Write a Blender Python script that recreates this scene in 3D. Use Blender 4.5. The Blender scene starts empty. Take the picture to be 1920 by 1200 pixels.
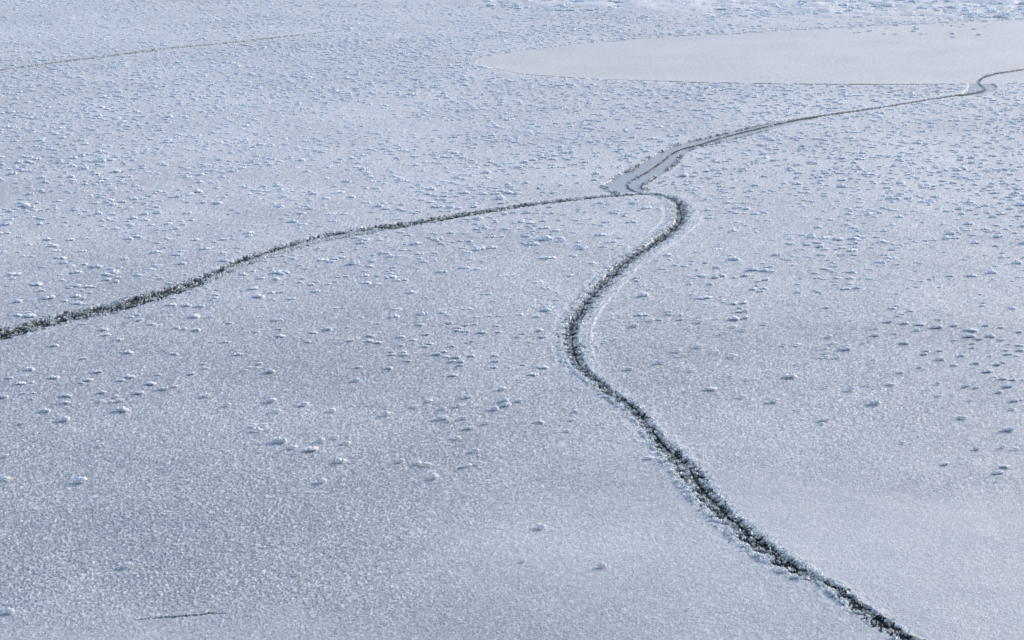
import bpy, math, random
import numpy as np

# ------------------------------------------------------------------ camera, sky, sun, exposure
SC = bpy.context.scene
COL = SC.collection
FPX = 3733.0                      # focal length in photograph pixels (1920 wide)
CAM_H = 2.4
PITCH = math.atan(960.0 / FPX)
cam_data = bpy.data.cameras.new('camera')
cam_data.sensor_width = 36.0
cam_data.lens = FPX / 1920.0 * 36.0
cam_data.clip_start = 0.1
cam_data.clip_end = 3000.0
cam = bpy.data.objects.new('camera', cam_data)
COL.objects.link(cam)
cam.location = (0.0, 0.0, CAM_H)
cam.rotation_euler = (math.pi / 2 - PITCH, 0.0, 0.0)
SC.camera = cam

SUN_EL = math.radians(20.0)
SUN_AZ = math.radians(51.0)       # clockwise from +Y (the view direction): behind and to the right
world = bpy.data.worlds.new('World')
SC.world = world
world.use_nodes = True
wn = world.node_tree
wn.nodes.clear()
sky = wn.nodes.new('ShaderNodeTexSky')
sky.sky_type = 'NISHITA'
sky.sun_disc = False
sky.sun_elevation = SUN_EL
sky.sun_rotation = SUN_AZ
sky.air_density = 1.0
sky.dust_density = 1.75
sky.ozone_density = 1.5
bg = wn.nodes.new('ShaderNodeBackground')
bg.inputs['Strength'].default_value = 0.15
wo = wn.nodes.new('ShaderNodeOutputWorld')
wn.links.new(sky.outputs[0], bg.inputs[0])
wn.links.new(bg.outputs[0], wo.inputs[0])

sun_data = bpy.data.lights.new('sun', 'SUN')
sun_data.energy = 1.65
sun_data.angle = math.radians(11.0)
sun_data.color = (1.0, 0.88, 0.82)
sun = bpy.data.objects.new('sun', sun_data)
COL.objects.link(sun)
sun.rotation_euler = (math.pi / 2 - SUN_EL, 0.0, math.pi - SUN_AZ)

SC.view_settings.view_transform = 'Standard'
SC.view_settings.look = 'None'
SC.view_settings.gamma = 1.0
SC.view_settings.exposure = 0.73

# ------------------------------------------------------------------ helpers
rng = np.random.default_rng(7)
random.seed(7)
CP, SP = math.cos(PITCH), math.sin(PITCH)


def ground(X, Y):
    """photograph pixel -> point on the ice (z = 0)"""
    X = np.asarray(X, float); Y = np.asarray(Y, float)
    u = (X - 960.0) / FPX; v = (600.0 - Y) / FPX
    t = CAM_H / (SP - v * CP)
    return u * t, t * (CP + v * SP)


def pixel(x, y):
    """point on the ice -> photograph pixel"""
    dz = -CAM_H
    f = y * CP - dz * SP
    upc = y * SP + dz * CP
    return 960.0 + FPX * x / f, 600.0 - FPX * upc / f


def hash2(i, j, seed):
    n = (i.astype(np.int64) * 374761393 + j.astype(np.int64) * 668265263 + seed * 1442695041) & 0x7fffffff
    n = ((n ^ (n >> 13)) * 1274126177) & 0x7fffffff
    n = ((n ^ (n >> 16)) * 2246822519) & 0x7fffffff
    return ((n ^ (n >> 15)) & 0xffff) / 65535.0


def vnoise(x, y, cell, seed):
    """smooth value noise in 0..1"""
    gx = x / cell; gy = y / cell
    i = np.floor(gx); j = np.floor(gy)
    fx = gx - i; fy = gy - j
    fx = fx * fx * (3 - 2 * fx); fy = fy * fy * (3 - 2 * fy)
    i = i.astype(np.int64); j = j.astype(np.int64)
    a = hash2(i, j, seed); b = hash2(i + 1, j, seed)
    c = hash2(i, j + 1, seed); d = hash2(i + 1, j + 1, seed)
    return (a * (1 - fx) + b * fx) * (1 - fy) + (c * (1 - fx) + d * fx) * fy


def fbm(x, y, cell, seed, octs=3):
    s = 0.0; amp = 1.0; tot = 0.0
    for k in range(octs):
        s = s + amp * vnoise(x, y, cell / 2 ** k, seed + 17 * k)
        tot += amp; amp *= 0.5
    return s / tot


def sstep(a, b, x):
    t = np.clip((x - a) / (b - a), 0.0, 1.0)
    return t * t * (3 - 2 * t)


def mesh_np(name, verts, faces, smooth=True, mat=None):
    """mesh from numpy arrays; faces is (n,3) or (n,4)"""
    me = bpy.data.meshes.new(name)
    verts = np.ascontiguousarray(verts, np.float32)
    faces = np.ascontiguousarray(faces, np.int32)
    k = faces.shape[1]
    me.vertices.add(len(verts))
    me.vertices.foreach_set('co', verts.ravel())
    me.loops.add(faces.size)
    me.loops.foreach_set('vertex_index', faces.ravel())
    me.polygons.add(len(faces))
    me.polygons.foreach_set('loop_start', np.arange(0, faces.size, k, dtype=np.int32))
    me.polygons.foreach_set('loop_total', np.full(len(faces), k, np.int32))
    me.polygons.foreach_set('use_smooth', np.full(len(faces), smooth, bool))
    if mat is not None:
        me.materials.append(mat)
    me.update(calc_edges=True)
    me.validate()
    return me


def link(name, me, parent=None, **props):
    o = bpy.data.objects.new(name, me)
    COL.objects.link(o)
    if parent is not None:
        o.parent = parent
    for k, v in props.items():
        o[k] = v
    return o


def set_attr(me, name, vals):
    a = me.attributes.new(name, 'FLOAT', 'POINT')
    a.data.foreach_set('value', np.ascontiguousarray(vals, np.float32))


# ------------------------------------------------------------------ materials
class NT:
    def __init__(self, name):
        self.m = bpy.data.materials.new(name)
        self.m.use_nodes = True
        self.t = self.m.node_tree
        self.t.nodes.clear()
        self.out = self.n('ShaderNodeOutputMaterial')
        self.p = self.n('ShaderNodeBsdfPrincipled')
        self.l(self.p.outputs[0], self.out.inputs[0])

    def n(self, ty, **kw):
        nd = self.t.nodes.new(ty)
        for k, v in kw.items():
            setattr(nd, k, v)
        return nd

    def l(self, a, b):
        self.t.links.new(a, b)

    def noise(self, scale, detail=2.0, rough=0.5):
        if not hasattr(self, 'tc'):
            self.tc = self.n('ShaderNodeTexCoord')
        nd = self.n('ShaderNodeTexNoise')
        nd.inputs['Scale'].default_value = scale
        nd.inputs['Detail'].default_value = detail
        nd.inputs['Roughness'].default_value = rough
        self.l(self.tc.outputs['Object'], nd.inputs['Vector'])
        return nd.outputs['Fac']

    def math(self, op, a, b=None, c=None):
        nd = self.n('ShaderNodeMath', operation=op)
        for i, v in enumerate((a, b, c)):
            if v is None:
                continue
            if isinstance(v, (int, float)):
                nd.inputs[i].default_value = v
            else:
                self.l(v, nd.inputs[i])
        return nd.outputs[0]

    def ramp(self, fac, a, b):
        nd = self.n('ShaderNodeMapRange')
        nd.inputs['From Min'].default_value = a
        nd.inputs['From Max'].default_value = b
        self.l(fac, nd.inputs['Value'])
        return nd.outputs[0]

    def mix(self, fac, a, b):
        nd = self.n('ShaderNodeMix', data_type='RGBA')
        if isinstance(fac, (int, float)):
            nd.inputs[0].default_value = fac
        else:
            self.l(fac, nd.inputs[0])
        for i, v in ((6, a), (7, b)):
            if isinstance(v, tuple):
                nd.inputs[i].default_value = (*v, 1.0)
            else:
                self.l(v, nd.inputs[i])
        return nd.outputs[2]

    def bump(self, h, strength, dist, prev=None):
        nd = self.n('ShaderNodeBump')
        nd.inputs['Strength'].default_value = strength
        nd.inputs['Distance'].default_value = dist
        self.l(h, nd.inputs['Height'])
        if prev is not None:
            self.l(prev, nd.inputs['Normal'])
        return nd.outputs[0]

    def set(self, color=None, rough=0.8, spec=0.2, normal=None):
        if color is not None:
            if isinstance(color, tuple):
                self.p.inputs['Base Color'].default_value = (*color, 1.0)
            else:
                self.l(color, self.p.inputs['Base Color'])
        self.p.inputs['Roughness'].default_value = rough
        self.p.inputs['Specular IOR Level'].default_value = spec
        if normal is not None:
            self.l(normal, self.p.inputs['Normal'])
        return self.m


def mat_ground():
    k = NT('frosted_ice')
    at = k.n('ShaderNodeAttribute', attribute_name='frost')
    n1 = k.noise(190.0, 2.0, 0.6)
    n2 = k.noise(520.0, 1.0, 0.5)
    f = k.math('ADD', at.outputs['Fac'], k.math('MULTIPLY', k.math('SUBTRACT', n1, 0.5), 0.9))
    f = k.math('ADD', f, k.math('MULTIPLY', k.math('SUBTRACT', n2, 0.5), 0.5))
    f = k.ramp(f, 0.0, 1.0)
    c = k.mix(f, (0.22, 0.245, 0.29), (0.86, 0.87, 0.88))
    wet = k.n('ShaderNodeAttribute', attribute_name='open_ice')
    wf = k.ramp(k.math('ADD', wet.outputs['Fac'], k.math('MULTIPLY', k.math('SUBTRACT', n2, 0.5), 0.8)), 0.35, 0.65)
    c = k.mix(wf, c, (0.016, 0.018, 0.017))
    b = k.bump(n1, 0.45, 0.004)
    b = k.bump(n2, 0.35, 0.002, b)
    return k.set(c, 0.62, 0.5, b)


def mat_frost(name, lo, hi, scale=260.0):
    k = NT(name)
    n1 = k.noise(scale, 2.0, 0.6)
    c = k.mix(k.ramp(n1, 0.3, 0.7), lo, hi)
    return k.set(c, 0.7, 0.2, k.bump(n1, 0.4, 0.003))


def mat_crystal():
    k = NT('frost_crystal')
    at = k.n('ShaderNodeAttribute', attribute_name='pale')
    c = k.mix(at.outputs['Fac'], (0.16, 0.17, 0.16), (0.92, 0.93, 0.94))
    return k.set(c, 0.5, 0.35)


def mat_sheet(name, lo, hi, scale, bump, rough=0.6):
    k = NT(name)
    n1 = k.noise(scale, 2.0, 0.6)
    n0 = k.noise(1.3, 2.0, 0.5)
    f = k.math('ADD', k.math('MULTIPLY', n1, 0.75), k.math('MULTIPLY', n0, 0.25))
    c = k.mix(k.ramp(f, 0.28, 0.72), lo, hi)
    return k.set(c, rough, 0.25, k.bump(n1, bump, 0.004))


def mat_dark():
    k = NT('dark_wet_ice')
    n1 = k.noise(90.0, 3.0, 0.6)
    c = k.mix(k.ramp(n1, 0.35, 0.75), (0.008, 0.009, 0.008), (0.034, 0.033, 0.025))
    return k.set(c, 0.45, 0.12, k.bump(n1, 0.7, 0.01))


M_GROUND = mat_ground()
M_CLUMP = mat_frost('frost_clump', (0.88, 0.91, 0.95), (0.96, 0.97, 0.985))
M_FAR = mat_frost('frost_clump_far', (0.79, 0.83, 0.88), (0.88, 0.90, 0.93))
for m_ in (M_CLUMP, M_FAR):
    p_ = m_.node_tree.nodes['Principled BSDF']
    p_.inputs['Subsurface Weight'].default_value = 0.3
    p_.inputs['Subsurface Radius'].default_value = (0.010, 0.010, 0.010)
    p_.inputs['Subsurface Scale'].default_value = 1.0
M_CRYSTAL = mat_crystal()
M_POOL = mat_sheet('smooth_refrozen_ice', (0.45, 0.447, 0.452), (0.75, 0.745, 0.745), 32.0, 0.6)
M_LEAD = mat_sheet('young_grey_ice', (0.30, 0.33, 0.38), (0.46, 0.495, 0.54), 60.0, 0.25, 0.5)
M_DARK = mat_dark()

# ------------------------------------------------------------------ traced outlines (photograph pixels, laid on the ice)
# the winding crack: x, y, half width (pixels across, measured along x)
WIND = [(1835, 1268, 22), (1750, 1225, 21), (1702, 1197, 19), (1668, 1176, 19), (1630, 1150, 19), (1588, 1120, 19),
        (1553, 1095, 18), (1515, 1080, 29), (1470, 1053, 31), (1425, 1022, 30), (1384, 989, 28), (1347, 955, 27),
        (1313, 917, 29), (1281, 872, 28), (1246, 838, 25), (1219, 806, 17), (1193, 773, 18), (1150, 741, 18),
        (1110, 708, 17), (1086, 687, 20), (1072, 654, 21), (1070, 622, 19), (1075, 607, 18), (1101, 567, 20),
        (1136, 527, 22), (1180, 487, 22), (1241, 447, 22), (1274, 415, 20), (1276, 388, 19), (1258, 372, 17),
        (1227, 364, 12)]
# its thin continuation through the refrozen lead, half thickness measured along y
THIN = [(1227, 364, 1.6), (1205, 364, 1.4), (1184, 355, 1.5), (1177, 349, 1.6), (1184, 338, 1.5), (1217, 320, 1.4), (1243, 301, 1.3),
        (1271, 282, 1.3), (1314, 270, 1.2), (1356, 257, 1.1), (1416, 242, 1.2), (1480, 227, 1.2), (1540, 217, 1.5),
        (1640, 203, 1.3), (1740, 187, 1.2), (1800, 178, 1.1), (1836, 172, 1.3), (1847, 166, 1.5), (1840, 160, 1.4), (1835, 154, 1.4),
        (1842, 146, 1.4), (1866, 138, 1.4), (1890, 134, 1.3), (1920, 130, 1.0), (1990, 124, 0.8), (2100, 112, 0.7)]
LEFT = [(-260, 690, 15), (-120, 655, 14), (0, 627, 13), (100, 601, 12), (200, 578, 12), (300, 551, 12), (375, 526, 12.5), (450, 493, 11.5),
        (525, 468, 9), (600, 447, 7), (700, 430, 5.5), (800, 414, 4.5), (900, 397, 3.8), (1000, 382, 2.8), (1100, 371, 2.0),
        (1190, 365, 1.3), (1222, 364, 1.0)]
FAINT = [(-260, 160, 1.5), (-120, 146, 1.5), (0, 131, 1.5), (100, 117, 1.4), (200, 105, 1.3), (280, 95, 1.4), (340, 88, 1.1), (420, 81, 0.8),
         (500, 72, 0.7), (560, 66, 0.5), (620, 59, 0.3)]
HAIR = [(258, 1162, 0.5), (272, 1159.5, 1.0), (300, 1157, 2.0), (320, 1156.5, 2.0), (345, 1154, 1.5),
        (372, 1152, 1.2), (392, 1149, 1.8), (412, 1150, 0.8), (424, 1149.5, 0.3)]
SEAM = [(925, 128, 0.5), (960, 135, 0.6), (1000, 140, 0.7), (1100, 147, 0.7), (1200, 150.5, 0.6), (1300, 153.5, 0.8), (1400, 155.5, 0.9), (1500, 157, 1.0),
        (1600, 157.5, 0.9), (1700, 157.5, 0.7), (1790, 156.5, 0.5)]
POOL = [(893, 117), (905, 109), (930, 102.5), (965, 96.5), (1000, 92), (1050, 86), (1100, 81), (1200, 73), (1300, 67), (1400, 62), (1500, 56),
        (1600, 50), (1700, 46), (1800, 42), (1920, 36), (2100, 30), (2250, 34), (2400, 60), (2430, 90), (2300, 135), (2100, 150),
        (1920, 154), (1800, 156), (1700, 157), (1600, 157), (1500, 156), (1400, 155), (1300, 153), (1200, 150), (1100, 146.5),
        (1000, 139.5), (960, 134.5), (925, 127.5), (905, 122)]
LEAD = [(1126, 349), (1142, 340), (1158, 330), (1182, 319), (1209, 301), (1228, 290), (1271, 271), (1339, 255), (1442, 231), (1535, 216),
        (1530, 222), (1442, 244), (1356, 266), (1305, 277), (1279, 290), (1270, 305), (1243, 324), (1217, 340), (1204, 349), (1214, 355),
        (1198, 361), (1163, 360.5), (1142, 354)]
BEND = [(1815, 168), (1818, 153), (1828, 146), (1848, 139), (1868, 135), (1878, 139), (1862, 143), (1853, 148), (1857, 155), (1869, 163), (1862, 170),
        (1838, 178), (1815, 180), (1795, 181)]


def smooth_line(pts, step):
    """Catmull-Rom through (x, y, w), about step pixels apart"""
    P = np.array(pts, float)
    P = np.vstack([2 * P[0] - P[1], P, 2 * P[-1] - P[-2]])
    out = []
    for i in range(1, len(P) - 2):
        p0, p1, p2, p3 = P[i - 1:i + 3]
        n = max(2, int(np.hypot(*(p2 - p1)[:2]) / step))
        for t in np.linspace(0, 1, n, endpoint=False):
            q = 0.5 * ((2 * p1) + (-p0 + p2) * t + (2 * p0 - 5 * p1 + 4 * p2 - p3) * t * t + (-p0 + 3 * p1 - 3 * p2 + p3) * t ** 3)
            q[2] = p1[2] * (1 - t) + p2[2] * t
            out.append(q)
    out.append(P[-2])
    return np.array(out)


class Line:
    """a crack on the ice: points, normals (to its right-hand side), half widths, arc length - all in metres"""

    def __init__(self, pts, axis, step=8.0):
        L = smooth_line(pts, step)
        x, y = ground(L[:, 0], L[:, 1])
        self.px = L
        self.p = np.stack([x, y], 1)
        d = np.gradient(self.p, axis=0)
        d /= np.linalg.norm(d, axis=1)[:, None]
        self.t = d
        self.n = np.stack([d[:, 1], -d[:, 0]], 1)
        if axis == 'x':
            x2, y2 = ground(L[:, 0] + L[:, 2], L[:, 1])
            self.w = np.abs((x2 - x) * self.n[:, 0])
            self.pm = self.w / L[:, 2]          # metres across per pixel
        else:
            x2, y2 = ground(L[:, 0], L[:, 1] + L[:, 2])
            self.w = np.abs((y2 - y) * self.n[:, 1])
            x3, y3 = ground(L[:, 0] + L[:, 2], L[:, 1])
            self.w = np.maximum(self.w, np.abs((x3 - x) * self.n[:, 0]))
            self.pm = self.w / L[:, 2]
        self.a = np.concatenate([[0], np.cumsum(np.linalg.norm(np.diff(self.p, axis=0), axis=1))])


L_WIND = Line(WIND, 'x')
L_THIN = Line([(a, b, c * 0.6) for a, b, c in THIN], 'y', 3.0)
L_LEFT = Line([(a, b, c * 0.88) for a, b, c in LEFT], 'y')
L_FAINT = Line(FAINT, 'y')
L_TIP = Line([(1120, 369.5, 1.1), (1160, 367, 1.0), (1198, 364.5, 0.9), (1224, 364, 0.8)], 'y', 4.0)
L_HAIR = Line([(a, b, c * 0.7) for a, b, c in HAIR], 'y')
L_SEAM = Line([(a, b, c * 0.45) for a, b, c in SEAM], 'y', 5.0)


def poly_world(P):
    P = np.array(P, float)
    x, y = ground(P[:, 0], P[:, 1])
    return np.stack([x, y], 1)


def smooth_poly(P, step=10.0):
    Q = [(*p, 1.0) for p in P]
    n = len(Q)
    S = smooth_line(Q[-2:] + Q + Q[:2], step)
    # cut the run-in and run-out: keep the part from the first to the last original point
    i0 = np.argmin(np.hypot(S[:len(S) // 2, 0] - P[0][0], S[:len(S) // 2, 1] - P[0][1]))
    h = len(S) // 2
    i1 = h + np.argmin(np.hypot(S[h:, 0] - P[0][0], S[h:, 1] - P[0][1]))
    return S[i0:i1, :2]


def inside(poly, x, y):
    r = np.zeros(x.shape, bool)
    n = len(poly)
    bb = (x >= poly[:, 0].min()) & (x <= poly[:, 0].max()) & (y >= poly[:, 1].min()) & (y <= poly[:, 1].max())
    xs = x[bb]; ys = y[bb]
    q = np.zeros(xs.shape, bool)
    for i in range(n):
        x1, y1 = poly[i]; x2, y2 = poly[(i + 1) % n]
        if y1 == y2:
            continue
        c = ((y1 > ys) != (y2 > ys)) & (xs < (x2 - x1) * (ys - y1) / (y2 - y1) + x1)
        q ^= c
    r[bb] = q
    return r


_pp = smooth_poly(POOL, 9)
_pp[:, 1] += 1.6 * (vnoise(_pp[:, 0], _pp[:, 1] * 0, 22.0, 401) - 0.5) + 1.0 * (vnoise(_pp[:, 0], _pp[:, 1] * 0, 9.0, 402) - 0.5)
W_POOL = poly_world(_pp)
W_LEAD = poly_world(LEAD)
W_BEND = poly_world(BEND)

# ------------------------------------------------------------------ the ice: one sheet, finer near the cracks' viewpoint
rows_mid = ground(np.zeros(1040), np.linspace(1236, -26, 1040))[1]
rows = np.concatenate([np.linspace(-6.0, 5.2, 40), rows_mid, np.geomspace(rows_mid[-1] * 1.02, 900.0, 60)])
dense = np.linspace(-0.292, 0.292, 1420)
side = np.linspace(0.295, 0.62, 170)
far = np.geomspace(0.64, 6.0, 24)
ratio = np.concatenate([-far[::-1], -side[::-1], dense, side, far])
NR, NC = len(rows), len(ratio)
GX = ratio[None, :] * np.maximum(rows, 2.5)[:, None]
GY = np.repeat(rows[:, None], NC, 1)


def line_field(Ln, margin):
    S = np.full((NR, NC), 9.0); W = np.ones((NR, NC)); A = np.zeros((NR, NC)); PM = np.ones((NR, NC)) * 0.002
    best = np.full((NR, NC), 9.0)
    for i in range(len(Ln.p) - 1):
        p0, p1 = Ln.p[i], Ln.p[i + 1]
        y0 = min(p0[1], p1[1]) - margin; y1 = max(p0[1], p1[1]) + margin
        r0, r1 = np.searchsorted(rows, [y0, y1])
        x0 = min(p0[0], p1[0]) - margin; x1 = max(p0[0], p1[0]) + margin
        c0 = np.searchsorted(ratio, min(x0 / max(y0, 2.5), x0 / max(y1, 2.5)))
        c1 = np.searchsorted(ratio, max(x1 / max(y0, 2.5), x1 / max(y1, 2.5)))
        if r1 <= r0 or c1 <= c0:
            continue
        x = GX[r0:r1, c0:c1]; y = GY[r0:r1, c0:c1]
        d = p1 - p0; l2 = d @ d
        t = ((x - p0[0]) * d[0] + (y - p0[1]) * d[1]) / l2
        tc = np.clip(t, 0, 1)
        dx = x - (p0[0] + tc * d[0]); dy = y - (p0[1] + tc * d[1])
        dist = np.hypot(dx, dy)
        sgn = np.sign(d[1] * (x - p0[0]) - d[0] * (y - p0[1]))
        b = best[r0:r1, c0:c1]
        m = dist < b
        b[m] = dist[m]
        S[r0:r1, c0:c1][m] = (dist * sgn)[m]
        W[r0:r1, c0:c1][m] = (Ln.w[i] * (1 - tc) + Ln.w[i + 1] * tc)[m]
        A[r0:r1, c0:c1][m] = (Ln.a[i] + tc * math.sqrt(l2))[m]
        PM[r0:r1, c0:c1][m] = (Ln.pm[i] * (1 - tc) + Ln.pm[i + 1] * tc)[m]
    return S, W, A, PM


dist_cam = np.hypot(GX, GY)
PXx, PXy = pixel(GX, np.maximum(GY, 0.5))
fade = np.clip(8.0 / np.maximum(dist_cam, 3.0), 0.18, 1.0)
g1 = vnoise(GX, GY, 0.0065, 11)
g2 = vnoise(GX, GY, 0.0036, 12)
g3 = vnoise(GX, GY, 0.016, 13)
g5 = sstep(0.80, 0.95, hash2(np.floor((GX + 0.006 * g1) / 0.0085).astype(np.int64), np.floor((GY + 0.010 * g2) / 0.0135).astype(np.int64), 15))
g4 = hash2(np.floor(GX / 0.003).astype(np.int64), np.floor(GY / 0.006).astype(np.int64), 14)
grain = 0.42 * g1 + 0.25 * g2 + 0.10 * g3 + 0.23 * g4 + 0.22 * (g5 - 0.15)
open_ice = np.zeros((NR, NC))
und = (fbm(GX, GY, 1.1, 31, 3) - 0.5) * 0.010 + (fbm(GX, GY, 0.16, 35, 2) - 0.5) * 0.004
# finer, closed snow right of the crack's near end and along the bottom edge; open coarse rime elsewhere
fine = sstep(0.30, 0.72, fbm(GX * 0.8, GY * 0.55, 1.0, 52, 3) * 0.7 + 0.35 * sstep(0.1, 1.0, GX) * sstep(8.6, 7.0, GY))
right_drift = sstep(0, 130, PXy - 800 - 0.10 * (PXx - 1300) + 90 * (fbm(GX, GY, 0.5, 55, 2) - 0.5)) * (PXx > np.interp(PXy, L_WIND.px[::-1, 1], L_WIND.px[::-1, 0]))
left_drift = sstep(560, 1250, PXx + 0.8 * (PXy - 950) + 300 * (fbm(GX, GY, 0.6, 56, 3) - 0.5)) * sstep(720, 960, PXy)
hem = sstep(1090, 1190, PXy + 60 * (fbm(GX, GY, 0.5, 57, 2) - 0.5)) * 0.7
fine = np.clip(np.maximum(np.maximum(0.45 * fine, right_drift), np.maximum(0.8 * left_drift * (1 - right_drift), hem)), 0, 1) * (GY > 3)
smooth_area = 0.35 + 0.65 * (1 - fine)
Z = und + (grain - 0.5) * 0.0052 * fade * smooth_area
frost = 0.32 + (grain - 0.5) * 1.55 * np.clip(fade * 1.2, 0, 1) * smooth_area
frost += 0.10 * fine + (fbm(GX * 0.30 + 0.2 * GY, GY, 0.45, 63, 3) - 0.5) * 0.16 * sstep(9.5, 7.0, GY) + (fbm(GX, GY, 0.7, 61, 3) - 0.5) * 0.22
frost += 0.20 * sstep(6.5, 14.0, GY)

# rough old snow at the far side, top right
px_l = PXx; py_l = PXy
rough_m = sstep(52, 12, py_l + 0.045 * np.maximum(0, 1500 - px_l)) * (GY > 10)
rn = fbm(GX, GY, 0.55, 71, 4)
Z += rough_m * (np.abs(rn - 0.5) * 0.16 - 0.01)
frost += rough_m * 0.15


def trough(Ln, margin, depth, rag, seed, wide=1.0, spread=1.9, slope=0.15):
    global Z, frost
    S, W, A, PM = line_field(Ln, margin)
    near = np.abs(S) < 8.0
    s = S[near]; w = W[near]; x = GX[near]; y = GY[near]
    k = 1 - rag / 2 + rag * (0.55 * vnoise(x, y, 0.028, seed) + 0.45 * vnoise(x, y, 0.012, seed + 1)) * 1.0
    w = w * (wide if np.isscalar(wide) else np.interp(PXy[near], *wide))
    m = sstep(1.12, 0.80, np.abs(s) / (w * k))
    z = Z[near]
    Z[near] = z * (1 - m) - depth * m
    q = np.abs(s) / w
    sp = 0.5 * vnoise(x, y, 0.011, seed + 3) + 0.3 * vnoise(x, y, 0.006, seed + 4) + 0.2 * vnoise(x, y, 0.03, seed + 5)
    lim = np.where(q < 1, 0.40 + 0.12 * q, 0.52 + (slope if np.isscalar(slope) else np.interp(PXy[near], *slope)) * np.clip((q - 1) / (spread - 1), 0, 3))
    open_ice[near] = np.maximum(open_ice[near], sstep(lim, lim + 0.05, sp) * (q < 2.6))
    return near, S, W, A, PM


# raised shelves either side of the winding crack before the crack itself is cut
S, W, A, PM = line_field(L_WIND, 0.45)
nr = np.abs(S) < 8
s = S[nr] / PM[nr]                                   # in pixels across
py = PXy[nr]
sw = sstep(700, 640, py) * sstep(372, 400, py)       # the shelf runs along the upper half only
wob = 5.0 * (vnoise(GX[nr], GY[nr], 0.12, 81) - 0.5)
zz = Z[nr]
offr = 36.0 + wob; offl = -38.0 + wob
zz = zz + sw * 0.0028 * np.exp(-((s - offr) / 3.0) ** 2) * (0.4 + vnoise(GX[nr], GY[nr], 0.04, 86))
zz = zz + sw * 0.003 * np.exp(-((s - offl) / 5.0) ** 2) * sstep(0.3, 0.6, vnoise(GX[nr], GY[nr], 0.10, 82))
zz = zz + sw * 0.003 * np.exp(-((np.abs(s) - 24) / 7.0) ** 2) * vnoise(GX[nr], GY[nr], 0.02, 84)
low = sstep(690, 760, py)
str_n = vnoise(A[nr] * 1.0, s * 0.004, 0.035, 83)
zz = zz + low * (str_n - 0.5) * 0.003 * np.exp(-((np.abs(s) - 34) / 14.0) ** 2)
Z[nr] = zz
ff = frost[nr]
ff = ff + sw * 0.08 * np.exp(-((s - offr) / 4.0) ** 2) + 0.10 * np.exp(-((np.abs(s) - 30) / 12.0) ** 2)  # right rim's sunlit line painted in as extra frost; whiter frost along both sides
frost[nr] = ff

nrw, S_W, W_W, A_W, PM_W = trough(L_WIND, 0.45, 0.035, 1.0, 91, ([360, 420, 640, 700, 780, 1090, 1130], [0.40, 0.42, 0.55, 0.64, 0.66, 0.68, 0.90]), 1.9, ([600, 700, 800], [0.07, 0.15, 0.20]))
_, S_T, W_T, _, _ = trough(L_THIN, 0.5, 0.05, 0.5, 93, 1.0)
_, S_L, W_L, _, _ = trough(L_LEFT, 0.6, 0.035, 0.9, 95, 1.0, 1.5)
_, S_F, W_F, _, _ = trough(L_FAINT, 0.6, 0.02, 0.8, 97, 0.7)
_, S_H, W_H, _, _ = trough(L_HAIR, 0.3, 0.03, 1.0, 99)
trough(L_SEAM, 0.6, 0.03, 0.8, 101)
for poly in (W_POOL, W_LEAD, W_BEND):
    Z[inside(poly, GX, GY)] = -0.035

V = np.stack([GX.ravel(), GY.ravel(), Z.ravel()], 1)
idx = np.arange(NR * NC).reshape(NR, NC)
F = np.stack([idx[:-1, :-1].ravel(), idx[:-1, 1:].ravel(), idx[1:, 1:].ravel(), idx[1:, :-1].ravel()], 1)
me = mesh_np('lake_ice', V, F, True, M_GROUND)
set_attr(me, 'frost', np.clip(frost, 0, 1).ravel())
set_attr(me, 'open_ice', open_ice.ravel())
link('lake_ice', me, kind='structure')

# water under the ice
wv = np.array([(-2500, -50, -0.2), (2500, -50, -0.2), (2500, 1500, -0.2), (-2500, 1500, -0.2)])
link('lake_water', mesh_np('lake_water', wv, np.array([[0, 1, 2, 3]]), False, M_DARK), kind='structure')


# ------------------------------------------------------------------ refrozen sheets
def sheet(name, poly, z, mat, **props):
    """level sheet of young ice filling an opening, its edge tucked under the old ice"""
    c = poly.mean(0)
    bm_v = [(p[0], p[1], z) for p in poly]
    me = bpy.data.meshes.new(name)
    me.from_pydata(bm_v + [(p[0], p[1], z - 0.02) for p in poly], [],
                   [list(range(len(poly)))] + [[i, i + len(poly), (i + 1) % len(poly) + len(poly), (i + 1) % len(poly)] for i in range(len(poly))])
    me.materials.append(mat)
    if me.polygons[0].normal.z < 0:
        me.flip_normals()
    me.update()
    return link(name, me, **props)


def grow(poly, d):
    e = np.roll(poly, -1, 0) - np.roll(poly, 1, 0)
    e /= np.linalg.norm(e, axis=1)[:, None] + 1e-9
    n = np.stack([e[:, 1], -e[:, 0]], 1)
    area = np.sum(poly[:, 0] * np.roll(poly[:, 1], -1) - np.roll(poly[:, 0], -1) * poly[:, 1])
    return poly + n * d * (1 if area > 0 else -1)


sheet('refrozen_patch', grow(W_POOL, 0.05), -0.004, M_POOL,
      label='smooth pale tongue of refrozen ice without frost clumps at upper right', category='ice patch')
lead = sheet('refrozen_lead', grow(W_LEAD, 0.02), -0.006, M_LEAD,
      label='smooth blue grey strip of young ice where the two big cracks meet', category='ice strip')
sheet('refrozen_lead', grow(W_BEND, 0.02), -0.006, M_LEAD,
      label='small strip of young ice at the crack kink beside the smooth patch', category='ice strip')


# ------------------------------------------------------------------ cracks
def ribbon(lines, z, wide):
    vs = []; fs = []
    for Ln in lines:
        b = len(vs)
        jit = rng.uniform(0.35, 1.45, len(Ln.p)) if Ln in (L_THIN, L_SEAM, L_TIP) else np.ones(len(Ln.p))
        for i in range(len(Ln.p)):
            w = Ln.w[i] * wide * jit[i] + 0.002
            for q in (-1, 1):
                vs.append((Ln.p[i, 0] + Ln.n[i, 0] * w * q, Ln.p[i, 1] + Ln.n[i, 1] * w * q, z))
        for i in range(len(Ln.p) - 1):
            a = b + 2 * i
            fs.append((a, a + 1, a + 3, a + 2))
    return np.array(vs), np.array(fs)


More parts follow.
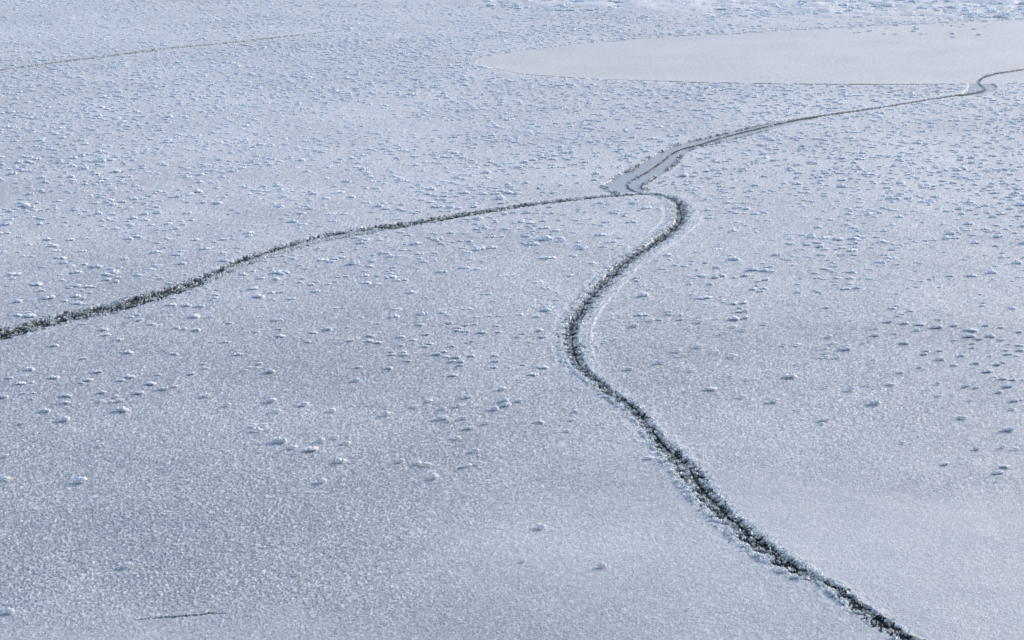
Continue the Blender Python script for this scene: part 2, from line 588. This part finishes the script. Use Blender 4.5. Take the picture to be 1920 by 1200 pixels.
OCT_V = np.array([(1, 0, 0), (-1, 0, 0), (0, 1, 0), (0, -1, 0), (0, 0, 1), (0, 0, -1)], float)
OCT_F = np.array([(0, 2, 4), (2, 1, 4), (1, 3, 4), (3, 0, 4), (2, 0, 5), (1, 2, 5), (3, 1, 5), (0, 3, 5)])


def rand_rot(n):
    q = rng.normal(size=(n, 4)); q /= np.linalg.norm(q, axis=1)[:, None]
    w, x, y, z = q.T
    return np.stack([np.stack([1 - 2 * (y * y + z * z), 2 * (x * y - z * w), 2 * (x * z + y * w)], 1),
                     np.stack([2 * (x * y + z * w), 1 - 2 * (x * x + z * z), 2 * (y * z - x * w)], 1),
                     np.stack([2 * (x * z - y * w), 2 * (y * z + x * w), 1 - 2 * (x * x + y * y)], 1)], 1)


def shards(P, size, flat=0.35, upright=0.0):
    """many small ice crystals (stretched octahedra, each turned its own way) in one mesh"""
    n = len(P)
    sc = np.stack([size * rng.uniform(0.6, 1.2, n), size * rng.uniform(0.4, 0.9, n), size * rng.uniform(flat * 0.6, flat * 1.4, n)], 1) * 0.5
    v = OCT_V[None] * (1 + rng.uniform(-0.25, 0.25, (n, 6, 1)))
    v = v * sc[:, None, :]
    v = np.einsum('nij,nkj->nki', rand_rot(n), v)
    v = v + P[:, None, :]
    f = OCT_F[None] + (np.arange(n) * 6)[:, None, None]
    return v.reshape(-1, 3), f.reshape(-1, 3)


def along(Ln, n, pick):
    """n random places on a line: point, normal, width, lateral q in half widths"""
    a = rng.uniform(0, Ln.a[-1], n)
    # weight by pixel length so that far stretches are not over-filled
    i = np.clip(np.searchsorted(Ln.a, a) - 1, 0, len(Ln.a) - 2)
    t = (a - Ln.a[i]) / (Ln.a[i + 1] - Ln.a[i])
    p = Ln.p[i] * (1 - t)[:, None] + Ln.p[i + 1] * t[:, None]
    nn = Ln.n[i]; w = Ln.w[i] * (1 - t) + Ln.w[i + 1] * t
    px = Ln.px[i]
    q = pick(n)
    return p + nn * (w * q)[:, None], w, q, a, px


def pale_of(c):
    # whiter where the crystals stand high, greyer low in the crack
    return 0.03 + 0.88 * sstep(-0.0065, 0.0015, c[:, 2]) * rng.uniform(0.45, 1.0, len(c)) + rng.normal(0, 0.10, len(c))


def crack(name, lines, label, crystals, wide=1.5, pale=0.0):
    root = bpy.data.objects.new(name, None)
    COL.objects.link(root)
    root['label'] = label; root['category'] = 'ice crack'
    c = lines[0].p[len(lines[0].p) // 2]
    root.location = (c[0], c[1], 0.0)
    off = np.array([c[0], c[1], 0.0])
    v, f = cat(*[ribbon([Ln], -0.0015 if Ln in (L_THIN, L_SEAM, L_TIP) else -0.0105, 1.0 if Ln in (L_THIN, L_SEAM, L_TIP) else wide) for Ln in lines])
    link('crack_floor', mesh_np('crack_floor', v - off, f, True, M_DARK), root)
    if crystals is not None:
        v, f = crystals
        me = mesh_np('frost_crystals', v - off, f, False, M_CRYSTAL)
        n = len(v) // 6
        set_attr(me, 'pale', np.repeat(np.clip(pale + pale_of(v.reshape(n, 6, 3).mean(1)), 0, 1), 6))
        link('frost_crystals', me, root, kind='stuff')
    return root


def cat(*ms):
    vs = []; fs = []; b = 0
    for v, f in ms:
        vs.append(v); fs.append(f + b); b += len(v)
    return np.concatenate(vs), np.concatenate(fs)


# crystals of the winding crack: thick along both sides, an open black core a little right of the middle
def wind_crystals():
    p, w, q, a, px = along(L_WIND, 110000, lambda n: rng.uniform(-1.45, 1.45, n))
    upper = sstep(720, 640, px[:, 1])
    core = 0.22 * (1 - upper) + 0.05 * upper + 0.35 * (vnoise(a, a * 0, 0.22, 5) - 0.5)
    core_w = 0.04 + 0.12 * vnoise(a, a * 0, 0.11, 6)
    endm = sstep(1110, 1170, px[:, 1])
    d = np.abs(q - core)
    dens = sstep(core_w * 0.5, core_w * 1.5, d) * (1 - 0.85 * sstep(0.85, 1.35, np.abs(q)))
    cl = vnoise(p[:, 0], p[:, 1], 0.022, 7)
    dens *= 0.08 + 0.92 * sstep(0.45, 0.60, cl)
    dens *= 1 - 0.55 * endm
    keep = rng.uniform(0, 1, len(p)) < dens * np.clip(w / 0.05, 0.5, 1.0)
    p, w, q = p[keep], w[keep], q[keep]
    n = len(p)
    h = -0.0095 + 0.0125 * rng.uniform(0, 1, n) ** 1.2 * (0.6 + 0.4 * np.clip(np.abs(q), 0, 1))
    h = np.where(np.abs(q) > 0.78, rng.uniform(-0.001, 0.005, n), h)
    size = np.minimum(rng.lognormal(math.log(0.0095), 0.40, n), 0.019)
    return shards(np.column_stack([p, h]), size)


def flank_crystals():
    p, w, q, a, px = along(L_WIND, 26000, lambda n: rng.uniform(0.75, 2.1, n) * np.where(rng.uniform(0, 1, n) < 0.5, -1, 1))
    cl = vnoise(p[:, 0], p[:, 1], 0.03, 8)
    m = (px[:, 1] < 715) & (rng.uniform(0, 1, len(p)) < 0.5 * sstep(0.42, 0.66, cl) * (1.15 - 0.45 * np.abs(q)))
    p = p[m]
    return shards(np.column_stack([p, rng.uniform(-0.006, 0.004, len(p))]), np.minimum(rng.lognormal(math.log(0.0095), 0.35, len(p)), 0.016))


def thin_crystals():
    p, w, q, a, px = along(L_THIN, 2500, lambda n: rng.normal(0, 1.6, n))
    keep = (vnoise(a, a * 0, 0.12, 15) > 0.5)
    p = p[keep]; n = len(p)
    return shards(np.column_stack([p, rng.uniform(-0.008, 0.004, n)]), rng.lognormal(math.log(0.012), 0.3, n))


def left_crystals():
    p, w, q, a, px = along(L_LEFT, 95000, lambda n: rng.uniform(-1.35, 1.35, n))
    cl = vnoise(p[:, 0], p[:, 1], 0.035, 27)
    lip = sstep(0.25, 0.7, q) * sstep(330, 420, px[:, 0]) * sstep(760, 640, px[:, 0])
    dens = (0.08 + 0.70 * sstep(0.50, 0.68, cl)) * (1 - 0.6 * sstep(1.0, 1.3, np.abs(q)))
    dens = np.maximum(dens, lip * 0.6)
    keep = rng.uniform(0, 1, len(p)) < dens * np.clip(w / 0.08, 0.15, 1.0) * 0.8
    p, q, lip = p[keep], q[keep], lip[keep]; n = len(p)
    h = -0.0095 + 0.0115 * rng.uniform(0, 1, n) ** 1.5 + 0.008 * lip
    return shards(np.column_stack([p, h]), rng.lognormal(math.log(0.0092), 0.35, n))


def sparse_crystals(Ln, num, size, lo=-0.014, hi=0.004):
    p, w, q, a, px = along(Ln, num, lambda n: rng.normal(0, 1.2, n))
    return shards(np.column_stack([p, rng.uniform(lo, hi, len(p))]), rng.lognormal(math.log(size), 0.3, len(p)))


def edge_crystals():
    ms = []
    for pts, n, sg in (([(1128, 348, 3), (1158, 330, 3), (1182, 319, 3), (1209, 301, 3), (1228, 290, 3), (1271, 271, 3), (1339, 255, 2.5), (1442, 231, 2)], 900, 1),
                   ([(1200, 362, 3), (1215, 357, 3), (1204, 349, 3), (1217, 340, 3), (1243, 324, 3), (1270, 305, 3), (1279, 290, 3), (1305, 277, 3), (1356, 266, 2.5),
                     (1442, 244, 2)], 1100, 1),
                   ([(1126, 349, 3), (1142, 357, 3), (1163, 365, 3), (1198, 367, 2)], 420, 1)):
        Ln = Line(pts, 'x', 4.0)
        p, w, q, a, px = along(Ln, n, lambda k: rng.normal(0, 0.9, k))
        keep = vnoise(p[:, 0], p[:, 1], 0.07, 45) > 0.42
        p = p[keep]
        ms.append(shards(np.column_stack([p, rng.uniform(-0.006, 0.006, len(p))]), rng.lognormal(math.log(0.0145), 0.4, len(p)), 0.5))
    return cat(*ms)


v, f = edge_crystals()
me = mesh_np('frost_crystals', v, f, False, M_CRYSTAL)
set_attr(me, 'pale', np.repeat(np.clip(rng.normal(0.45, 0.38, len(v) // 6), 0, 1), 6))
link('frost_crystals', me, lead, kind='stuff')

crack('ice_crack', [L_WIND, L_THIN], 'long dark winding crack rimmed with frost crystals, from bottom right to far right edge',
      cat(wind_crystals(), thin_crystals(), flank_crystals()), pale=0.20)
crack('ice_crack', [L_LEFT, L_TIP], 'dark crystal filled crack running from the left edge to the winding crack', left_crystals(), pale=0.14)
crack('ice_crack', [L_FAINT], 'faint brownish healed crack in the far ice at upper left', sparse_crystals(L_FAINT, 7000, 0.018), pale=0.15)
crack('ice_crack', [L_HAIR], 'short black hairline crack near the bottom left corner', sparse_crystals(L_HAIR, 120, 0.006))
crack('ice_crack', [L_SEAM], 'thin dark seam along the near edge of the smooth refrozen patch', None, 1.3)


# ------------------------------------------------------------------ frost clumps
def ico(sub):
    t = (1 + 5 ** 0.5) / 2
    v = [(-1, t, 0), (1, t, 0), (-1, -t, 0), (1, -t, 0), (0, -1, t), (0, 1, t), (0, -1, -t), (0, 1, -t), (t, 0, -1), (t, 0, 1), (-t, 0, -1), (-t, 0, 1)]
    v = [np.array(p) / np.linalg.norm(p) for p in v]
    f = [(0, 11, 5), (0, 5, 1), (0, 1, 7), (0, 7, 10), (0, 10, 11), (1, 5, 9), (5, 11, 4), (11, 10, 2), (10, 7, 6), (7, 1, 8), (3, 9, 4), (3, 4, 2),
         (3, 2, 6), (3, 6, 8), (3, 8, 9), (4, 9, 5), (2, 4, 11), (6, 2, 10), (8, 6, 7), (9, 8, 1)]
    for _ in range(sub):
        cache = {}; nf = []

        def mid(a, b):
            k = (min(a, b), max(a, b))
            if k not in cache:
                m = v[a] + v[b]; v.append(m / np.linalg.norm(m)); cache[k] = len(v) - 1
            return cache[k]
        for a, b, c in f:
            ab, bc, ca = mid(a, b), mid(b, c), mid(c, a)
            nf += [(a, ab, ca), (b, bc, ab), (c, ca, bc), (ab, bc, ca)]
        f = nf
    return np.array(v), np.array(f)


ICO = {s: ico(s) for s in (1, 2, 3)}


def clump_shape(sub, lobes, r, tall):
    """a tuft of hoar frost one unit wide: overlapping knobbly lobes, wider than the foot they stand on"""
    V0, F0 = ICO[sub]
    ms = []
    x = -0.5
    ws = r.uniform(0.7, 1.3, lobes); ws /= ws.sum()
    for k in range(lobes):
        cx = x + ws[k] / 2; x += ws[k]
        wx = ws[k] * r.uniform(0.62, 0.85); wy = r.uniform(0.20, 0.34) * (0.7 + 0.6 * ws[k] * lobes / 2)
        hz = tall * (0.55 + 0.75 * (1 - abs(cx) * 1.6)) * r.uniform(0.7, 1.2)
        v = V0.copy()
        s1 = int(r.integers(1, 9999))
        d = 1 + 0.42 * (vnoise(v[:, 0] * 1.7 + v[:, 2] * 2.3 + 9, v[:, 1] * 1.9 - v[:, 2] * 1.1 + 5, 0.75, s1) - 0.5)
        d = d + 0.34 * (vnoise(v[:, 0] * 2.1 - v[:, 2] + 3, v[:, 1] * 2.3 + v[:, 2] * 1.7 + 8, 0.30, s1 + 3) - 0.5)
        v = v * (d + r.normal(0, 0.075 if sub > 1 else 0.05, len(v)))[:, None]
        # narrow foot: the underside draws in
        foot = np.clip(-v[:, 2], 0, 1)
        v[:, 0] *= 1 - 0.55 * foot; v[:, 1] *= 1 - 0.55 * foot
        v = v * np.array([wx, wy, hz]) + np.array([cx, r.uniform(-0.12, 0.12), hz * 0.45])
        ms.append((v, F0))
    v, f = cat(*ms)
    v[:, 0] -= (v[:, 0].max() + v[:, 0].min()) / 2
    v /= (v[:, 0].max() - v[:, 0].min())
    return v, f


r0 = np.random.default_rng(3)
FLAT = [clump_shape(3, int(r0.integers(3, 7)), r0, r0.uniform(0.09, 0.15)) for _ in range(10)]
DOME = [clump_shape(3, int(r0.integers(2, 4)), r0, r0.uniform(0.17, 0.24)) for _ in range(6)]
CL_ME = []
for v, f in FLAT + DOME:
    CL_ME.append(mesh_np('frost_clump', v, f, True, M_CLUMP))

# every clump the photograph shows in the near half: x, y of its foot, width (photograph pixels)
CL = [(157,609,12),(195,620,14),(200,630,16),(222,640,18),(262,602,15),(284,610,14),(331,617,13),(345,619,11),(368,621,15),(102,650,17),
(241,664,18),(326,666,15),(158,674,14),(55,696,19),(18,711,13),(99,711,21),(182,700,17),(38,722,19),(59,720,13),(152,720,12),(166,715,17),
(226,716,17),(244,709,18),(296,705,15),(358,703,15),(385,693,14),(383,684,12),(283,722,22),(305,732,19),(328,727,13),(261,739,17),(386,744,16),
(45,739,12),(64,739,10),(6,747,18),(57,750,11),(125,745,23),(123,758,19),(193,738,17),(188,754,15),(208,755,13),(225,753,13),(218,745,11),
(84,773,20),(229,772,24),(120,790,22),(119,785,15),(39,797,14),(189,835,14),
(430,608,15),(479,625,12),(524,619,10),(526,633,20),(426,644,17),(588,626,17),(614,620,17),(652,616,12),(576,643,10),(655,641,16),(693,632,16),
(692,642,15),(709,645,19),(709,609,11),(751,634,15),(775,640,13),(754,650,12),(787,611,18),(447,667,18),(736,667,15),(735,661,12),(757,668,17),
(756,662,12),(764,679,14),(486,684,14),(467,691,13),(458,696,13),(480,692,12),(517,692,14),(507,699,17),(673,691,16),(729,693,14),(668,716,16),
(508,754,22),(571,760,15),(426,761,16),(519,773,16),(622,771,14),(777,764,18),(723,779,18),(475,799,13),(494,799,16),(483,809,20),
(500,805,10),(523,830,28),(601,828,17),(628,822,15),(649,833,17),(550,841,17),(584,845,27),(490,847,8),
(801,629,14),(798,652,14),(807,647,12),(842,607,14),(830,611,10),(873,612,12),(890,610,13),(860,617,16),(858,622,16),(873,624,15),(904,626,20),
(932,613,14),(935,625,12),(980,627,12),(971,633,12),(1012,622,14),(1018,634,14),(991,643,14),(884,641,12),(875,644,12),(848,651,11),(818,667,17),
(832,662,13),(837,671,14),(855,673,18),(848,679,14),(863,681,16),(863,687,12),(883,670,17),(927,669,15),(928,680,14),(927,691,15),(953,691,12),
(981,686,12),(1019,692,20),(1000,705,20),(850,706,16),(941,732,16),(877,747,16),(805,754,14),(831,769,13),(860,763,13),
(946,754,17),(949,763,20),(928,769,16),(971,755,15),(829,787,22),(843,790,12),(868,786,15),(913,795,14),(879,805,18),(857,823,18),(1012,794,18),
(1016,815,12),(1079,774,15),(1072,790,15),(1063,810,14),(891,847,16),
(1190,612,17),(1220,602,15),(1260,608,11),(1292,615,11),(1313,604,14),(1375,614,17),(1400,613,10),(1393,620,13),(1434,608,14),(1453,615,10),
(1358,626,14),(1154,638,15),(1135,643,10),(1118,651,10),(1311,651,15),(1270,660,15),(1281,668,16),(1340,661,17),(1374,668,16),(1470,648,13),
(1495,648,14),(1236,682,18),(1271,691,10),(1297,697,15),(1180,694,15),(1234,712,10),(1368,708,11),(1399,712,10),
(1483,709,24),(1332,733,28),(1283,737,9),(1392,746,17),(1451,755,20),(1498,770,14),(1496,683,11),
(1595,602,10),(1666,605,15),(1697,608,18),(1726,611,22),(1758,616,26),(1790,612,14),(1848,613,13),(1822,622,25),(1878,616,12),(1910,624,13),
(1587,623,13),(1643,618,11),(1719,621,14),(1678,628,13),(1642,631,15),(1555,632,13),(1819,633,23),(1837,638,16),(1859,633,18),
(1878,639,15),(1789,640,12),(1563,645,14),(1587,650,17),(1586,657,18),(1619,645,10),(1695,646,18),(1549,655,13),(1551,663,14),(1547,671,18),
(1570,672,14),(1639,675,11),(1639,689,10),(1737,660,13),(1734,666,15),(1763,659,12),(1763,676,22),(1804,669,14),(1824,646,10),(1825,653,12),
(1857,669,9),(1890,648,11),(1913,650,16),(1913,659,17),(1887,659,12),(1890,667,18),(1907,670,13),(1831,683,13),(1790,687,15),
(1870,686,14),(1880,682,11),(1724,691,14),(1689,700,15),(1854,699,20),(1865,709,10),(1882,713,17),(1900,714,12),(1918,714,9),(1627,724,11),
(1671,723,19),(1759,721,12),(1813,726,18),(1832,729,16),(1890,727,19),(1874,738,16),(1551,727,10),(1595,732,17),(1760,744,13),
(1642,759,23),(1820,752,12),(1903,754,16),(1914,752,10),(1899,769,14),(1804,786,19),(1547,790,19),(1541,797,12),(1890,809,22),
(1692,832,15),(1831,844,14),(1879,841,15),(1905,844,15),(1773,872,19),(1885,878,20),(1872,890,22),(1868,905,8),
(896,870,16),(875,875,20),(751,867,16),(782,871,18),(800,874,20),(813,898,19),(639,867,20),(603,906,20),(557,1080,14),
(1218,862,22),(1014,991,20),(982,1054,12),(1129,1065,19),(1292,1144,11),(8,857,16),(10,900,17),(152,904,22),(240,1063,26),(17,1151,22)]
DOMED = {(240,1063),(17,1151),(152,904),(1014,991),(1129,1065),(123,758),(949,763),(946,754),(928,769),(941,732),(831,769),(860,763),(813,898),
         (603,906),(800,874),(896,870),(601,828),(723,779),(857,823),(1831,844),(1879,841),(1905,844),(1882,713),(1595,732),(668,716),(1079,774),
         (507,699),(494,799),(1392,746),(639,867),(751,867),(120,790)}
OWN = {
    (240,1063): 'plump domed frost clump standing alone above the hairline crack at lower left',
    (17,1151): 'plump white frost clump in the bottom left corner',
    (152,904): 'rounded frost clump standing alone in the lower left ice',
    (10,900): 'frost clump cut by the left picture edge, level with the lone rounded one',
    (8,857): 'flat frost clump at the left picture edge, above another one there',
    (1014,991): 'lone smooth frost clump on bare rime in the lower middle',
    (1129,1065): 'lone frost clump left of the winding crack near the bottom',
    (982,1054): 'tiny lone frost speck left of the lowest clumps in the middle',
    (1292,1144): 'tiny frost clump at the bottom edge left of the winding crack',
    (557,1080): 'faint lone frost clump above the bottom edge, left of centre',
    (1218,862): 'frost clump hugging the left side of the winding crack',
    (1332,733): 'long ridge shaped frost clump, broadest one right of the winding crack',
    (1483,709): 'long low frost clump right of the ridge shaped one',
    (603,906): 'lone frost clump below the scattered group left of centre',
    (639,867): 'frost clump between the lone one and the rows left of centre',
    (813,898): 'rounded frost clump below a row of three, centre left',
    (751,867): 'left clump in the row of three above the rounded clump',
    (782,871): 'middle clump in the row of three above the rounded clump',
    (800,874): 'right clump in the row of three above the rounded clump',
    (875,875): 'left one of two touching frost clumps below the middle',
    (896,870): 'right one of two touching frost clumps below the middle',
    (523,830): 'long thin frost clump, broadest of the group left of centre',
    (584,845): 'long thin frost clump, lowest of the group left of centre',
    (189,835): 'small pale frost clump alone below the left scatter',
    (1773,872): 'frost clump left of the two lowest clumps at the right edge',
    (1872,890): 'flat frost clump, lowest big one by the right edge',
    (1885,878): 'flat frost clump just above the lowest one by the right edge',
    (1868,905): 'tiny frost speck below the lowest clump by the right edge',
    (1692,832): 'lone frost clump in the bare ice right of the crack, below the scatter',
    (1831,844): 'left one of three round frost clumps near the right edge',
    (1879,841): 'middle one of three round frost clumps near the right edge',
    (1905,844): 'right one of three round frost clumps near the right edge',
    (949,763): 'tallest white frost clump in the pile left of the winding crack',
    (946,754): 'frost clump at the back of the pile left of the winding crack',
    (928,769): 'rounded frost clump at the left of the pile beside the winding crack',
}
ORD = ['first', 'second', 'third', 'fourth', 'fifth', 'sixth', 'seventh', 'eighth', 'ninth', 'tenth', 'eleventh', 'twelfth', 'thirteenth',
       'fourteenth', 'fifteenth', 'sixteenth', 'seventeenth', 'eighteenth']


def crack_x(y):
    return np.interp(y, L_WIND.px[::-1, 1], L_WIND.px[::-1, 0])


def zone(x, y):
    cx = crack_x(y)
    if x < cx:
        cols = [(140, 'by the left edge'), (420, 'under the left crack'), (620, 'left of centre'), (800, 'between the two big cracks'),
                (920, 'left of the crack bend'), (9999, 'close by the crack bend')]
    else:
        cols = [(1345, 'just right of the winding crack'), (1530, 'right of the crack bend'), (1700, 'in the right hand ice'),
                (1845, 'towards the right edge'), (9999, 'at the right edge')]
    place = next(p for lim, p in cols if x < lim)
    rowsy = [(628, 'farthest'), (655, 'far'), (685, 'middle'), (730, 'near'), (9999, 'nearest')]
    row = next(p for lim, p in rowsy if y < lim)
    return row, place


zones = {}
for c in CL:
    if (c[0], c[1]) not in OWN:
        zones.setdefault(zone(c[0], c[1]), []).append(c)
labels = {}
for (row, place), cs in zones.items():
    cs.sort()
    for k, c in enumerate(cs):
        size = 'broad' if c[2] >= 19 else ('small' if c[2] <= 12 else 'white')
        if len(cs) == 1:
            lab = f'{size} frost clump, only one in the {row} row {place}'
        elif k == 0:
            lab = f'{size} frost clump, leftmost in the {row} row {place}'
        elif k == len(cs) - 1:
            lab = f'{size} frost clump, rightmost in the {row} row {place}'
        else:
            lab = f'{size} frost clump, {ORD[k]} from left in the {row} row {place}'
        labels[(c[0], c[1])] = lab
labels.update(OWN)

for i, (px, py, wpx) in enumerate(CL):
    x, y = ground(px, py)
    x = float(x); y = float(y)
    f = y * CP + CAM_H * SP
    width = wpx * 1.0 * f / FPX
    k = 10 + int(rng.integers(0, 6)) if (px, py) in DOMED else int(rng.integers(0, 10))
    o = link('frost_clump', CL_ME[k])
    o.location = (x, y + 0.2 * width, 0.0035)
    o.rotation_euler = (0, 0, float(rng.uniform(-0.35, 0.35)) + (math.pi if rng.uniform() < 0.5 else 0))
    o.scale = (width, width * float(rng.uniform(0.9, 1.4)), width * float(rng.uniform(1.0, 1.4)))
    o['label'] = labels[(px, py)]; o['category'] = 'frost clump'; o['group'] = 'frost clumps on the near ice'


# farther frost clumps: far too many to count
def scatter():
    n = 260000
    X = rng.uniform(-420, 2340, n)
    Y = 602 - 742 * rng.uniform(0, 1, n)
    base = np.interp(Y, [-140, 0, 60, 120, 200, 260, 330, 400, 470, 540, 602],
                     [0.050, 0.055, 0.055, 0.043, 0.0270, 0.0170, 0.0098, 0.0058, 0.0034, 0.0019, 0.0014])
    xr = np.interp(X, [-420, 0, 400, 800, 1100, 1500, 1920, 2340], [1.0, 1.0, 1.0, 1.0, 0.9, 1.05, 1.35, 1.35])
    xr = 1 + (xr - 1) * sstep(250, 450, Y)
    x, y = ground(X, Y)
    nz = fbm(x, y * 0.8, 0.55, 141, 3)
    dens = base * xr * (lambda a: 1 - a + 2 * a * sstep(0.36, 0.64, nz))(0.12 + 0.45 * sstep(230, 450, Y))
    area = 2760.0 * 742.0
    keep = rng.uniform(0, 1, n) < dens * area / n
    # bare borders along the cracks and inside the refrozen sheets
    keep &= ~inside(grow(W_POOL, 0.02), x, y) & ~inside(grow(W_LEAD, 0.04), x, y) & ~inside(grow(W_BEND, 0.04), x, y)
    X, Y, x, y = X[keep], Y[keep], x[keep], y[keep]
    ok = np.ones(len(x), bool)
    for Ln, mpx, axis in ((L_WIND, 40, 0), (L_LEFT, 16, 1), (L_THIN, 7, 1), (L_FAINT, 4, 1)):
        for p in Ln.px[::2]:
            m = (np.abs(X - p[0]) < 60)
            if axis == 0:
                ok &= ~((np.abs(Y - p[1]) < 12) & (np.abs(X - p[0]) < p[2] + 18))
            else:
                ok &= ~((np.abs(X - p[0]) < 10) & (np.abs(Y - p[1]) < p[2] + (3 if mpx < 10 else 5)))
    return X[ok], Y[ok], x[ok], y[ok]


def place_many(protos, x, y, width, tall):
    n = len(x)
    which = rng.integers(0, len(protos), n)
    ang = rng.uniform(-0.4, 0.4, n) + math.pi * (rng.uniform(0, 1, n) < 0.5)
    sy = rng.uniform(0.8, 1.5, n)
    ms = []
    for k, (v, f) in enumerate(protos):
        m = which == k
        if not m.any():
            continue
        c, s = np.cos(ang[m]), np.sin(ang[m]); w = width[m]
        vx = v[None, :, 0]; vy = v[None, :, 1] * sy[m][:, None]
        P = np.stack([(c[:, None] * vx - s[:, None] * vy) * w[:, None] + x[m][:, None],
                      (s[:, None] * vx + c[:, None] * vy) * w[:, None] + y[m][:, None],
                      v[None, :, 2] * (w * tall[m])[:, None] + 0.0005 + 0 * vx], 2)
        F_ = f[None] + (np.arange(m.sum()) * len(v))[:, None, None]
        ms.append((P.reshape(-1, 3), F_.reshape(-1, 3)))
    return cat(*ms)


LOW2 = [clump_shape(2, int(r0.integers(1, 4)), r0, r0.uniform(0.12, 0.20)) for _ in range(14)]
LOW1 = [clump_shape(1, int(r0.integers(1, 4)), r0, r0.uniform(0.12, 0.20)) for _ in range(14)]
X, Y, x, y = scatter()
wd = np.minimum(rng.lognormal(math.log(0.0310), 0.36, len(x)), 0.060) * np.interp(Y, [-140, 60, 200, 400], [1.2, 1.05, 1.0, 1.08])
tl = rng.uniform(0.6, 1.2, len(x))
nearm = Y > 300
parts = [place_many(LOW2, x[nearm], y[nearm], wd[nearm], tl[nearm]), place_many(LOW1, x[~nearm], y[~nearm], wd[~nearm], tl[~nearm])]
# stray specks on the far rim of the smooth patch
NS = 70
sx = rng.uniform(1500, 2200, NS); sy_ = rng.normal(50, 11, NS) - (sx - 1700) * 0.012
qx, qy = ground(sx, np.clip(sy_, 25, 78))
parts.append(place_many(LOW1, qx, qy, np.minimum(rng.lognormal(math.log(0.042), 0.35, NS), 0.07), rng.uniform(0.6, 1.1, NS)))
v, f = cat(*parts)
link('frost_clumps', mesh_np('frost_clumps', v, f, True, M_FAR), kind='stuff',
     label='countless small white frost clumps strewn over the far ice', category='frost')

# heaped rough snow at the far side
n = 1800
sx = rng.uniform(900, 2500, n); sy_ = 34 - 120 * rng.uniform(0, 1, n) ** 1.3 - np.maximum(0, 1500 - sx) * 0.03
qx, qy = ground(sx, sy_)
RUB = [clump_shape(2, int(r0.integers(2, 5)), r0, r0.uniform(0.16, 0.26)) for _ in range(10)]
nz = fbm(qx, qy, 1.6, 201, 2)
m = (nz > 0.46) & ~inside(grow(W_POOL, 0.1), qx, qy)
v, f = place_many(RUB, qx[m], qy[m], np.minimum(rng.lognormal(math.log(0.075), 0.45, int(m.sum())), 0.13), rng.uniform(0.5, 0.9, int(m.sum())))
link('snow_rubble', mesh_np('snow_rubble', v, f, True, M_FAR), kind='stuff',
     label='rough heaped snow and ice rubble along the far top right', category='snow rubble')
print('clumps', len(CL), 'far', len(x), 'grid', NR * NC)
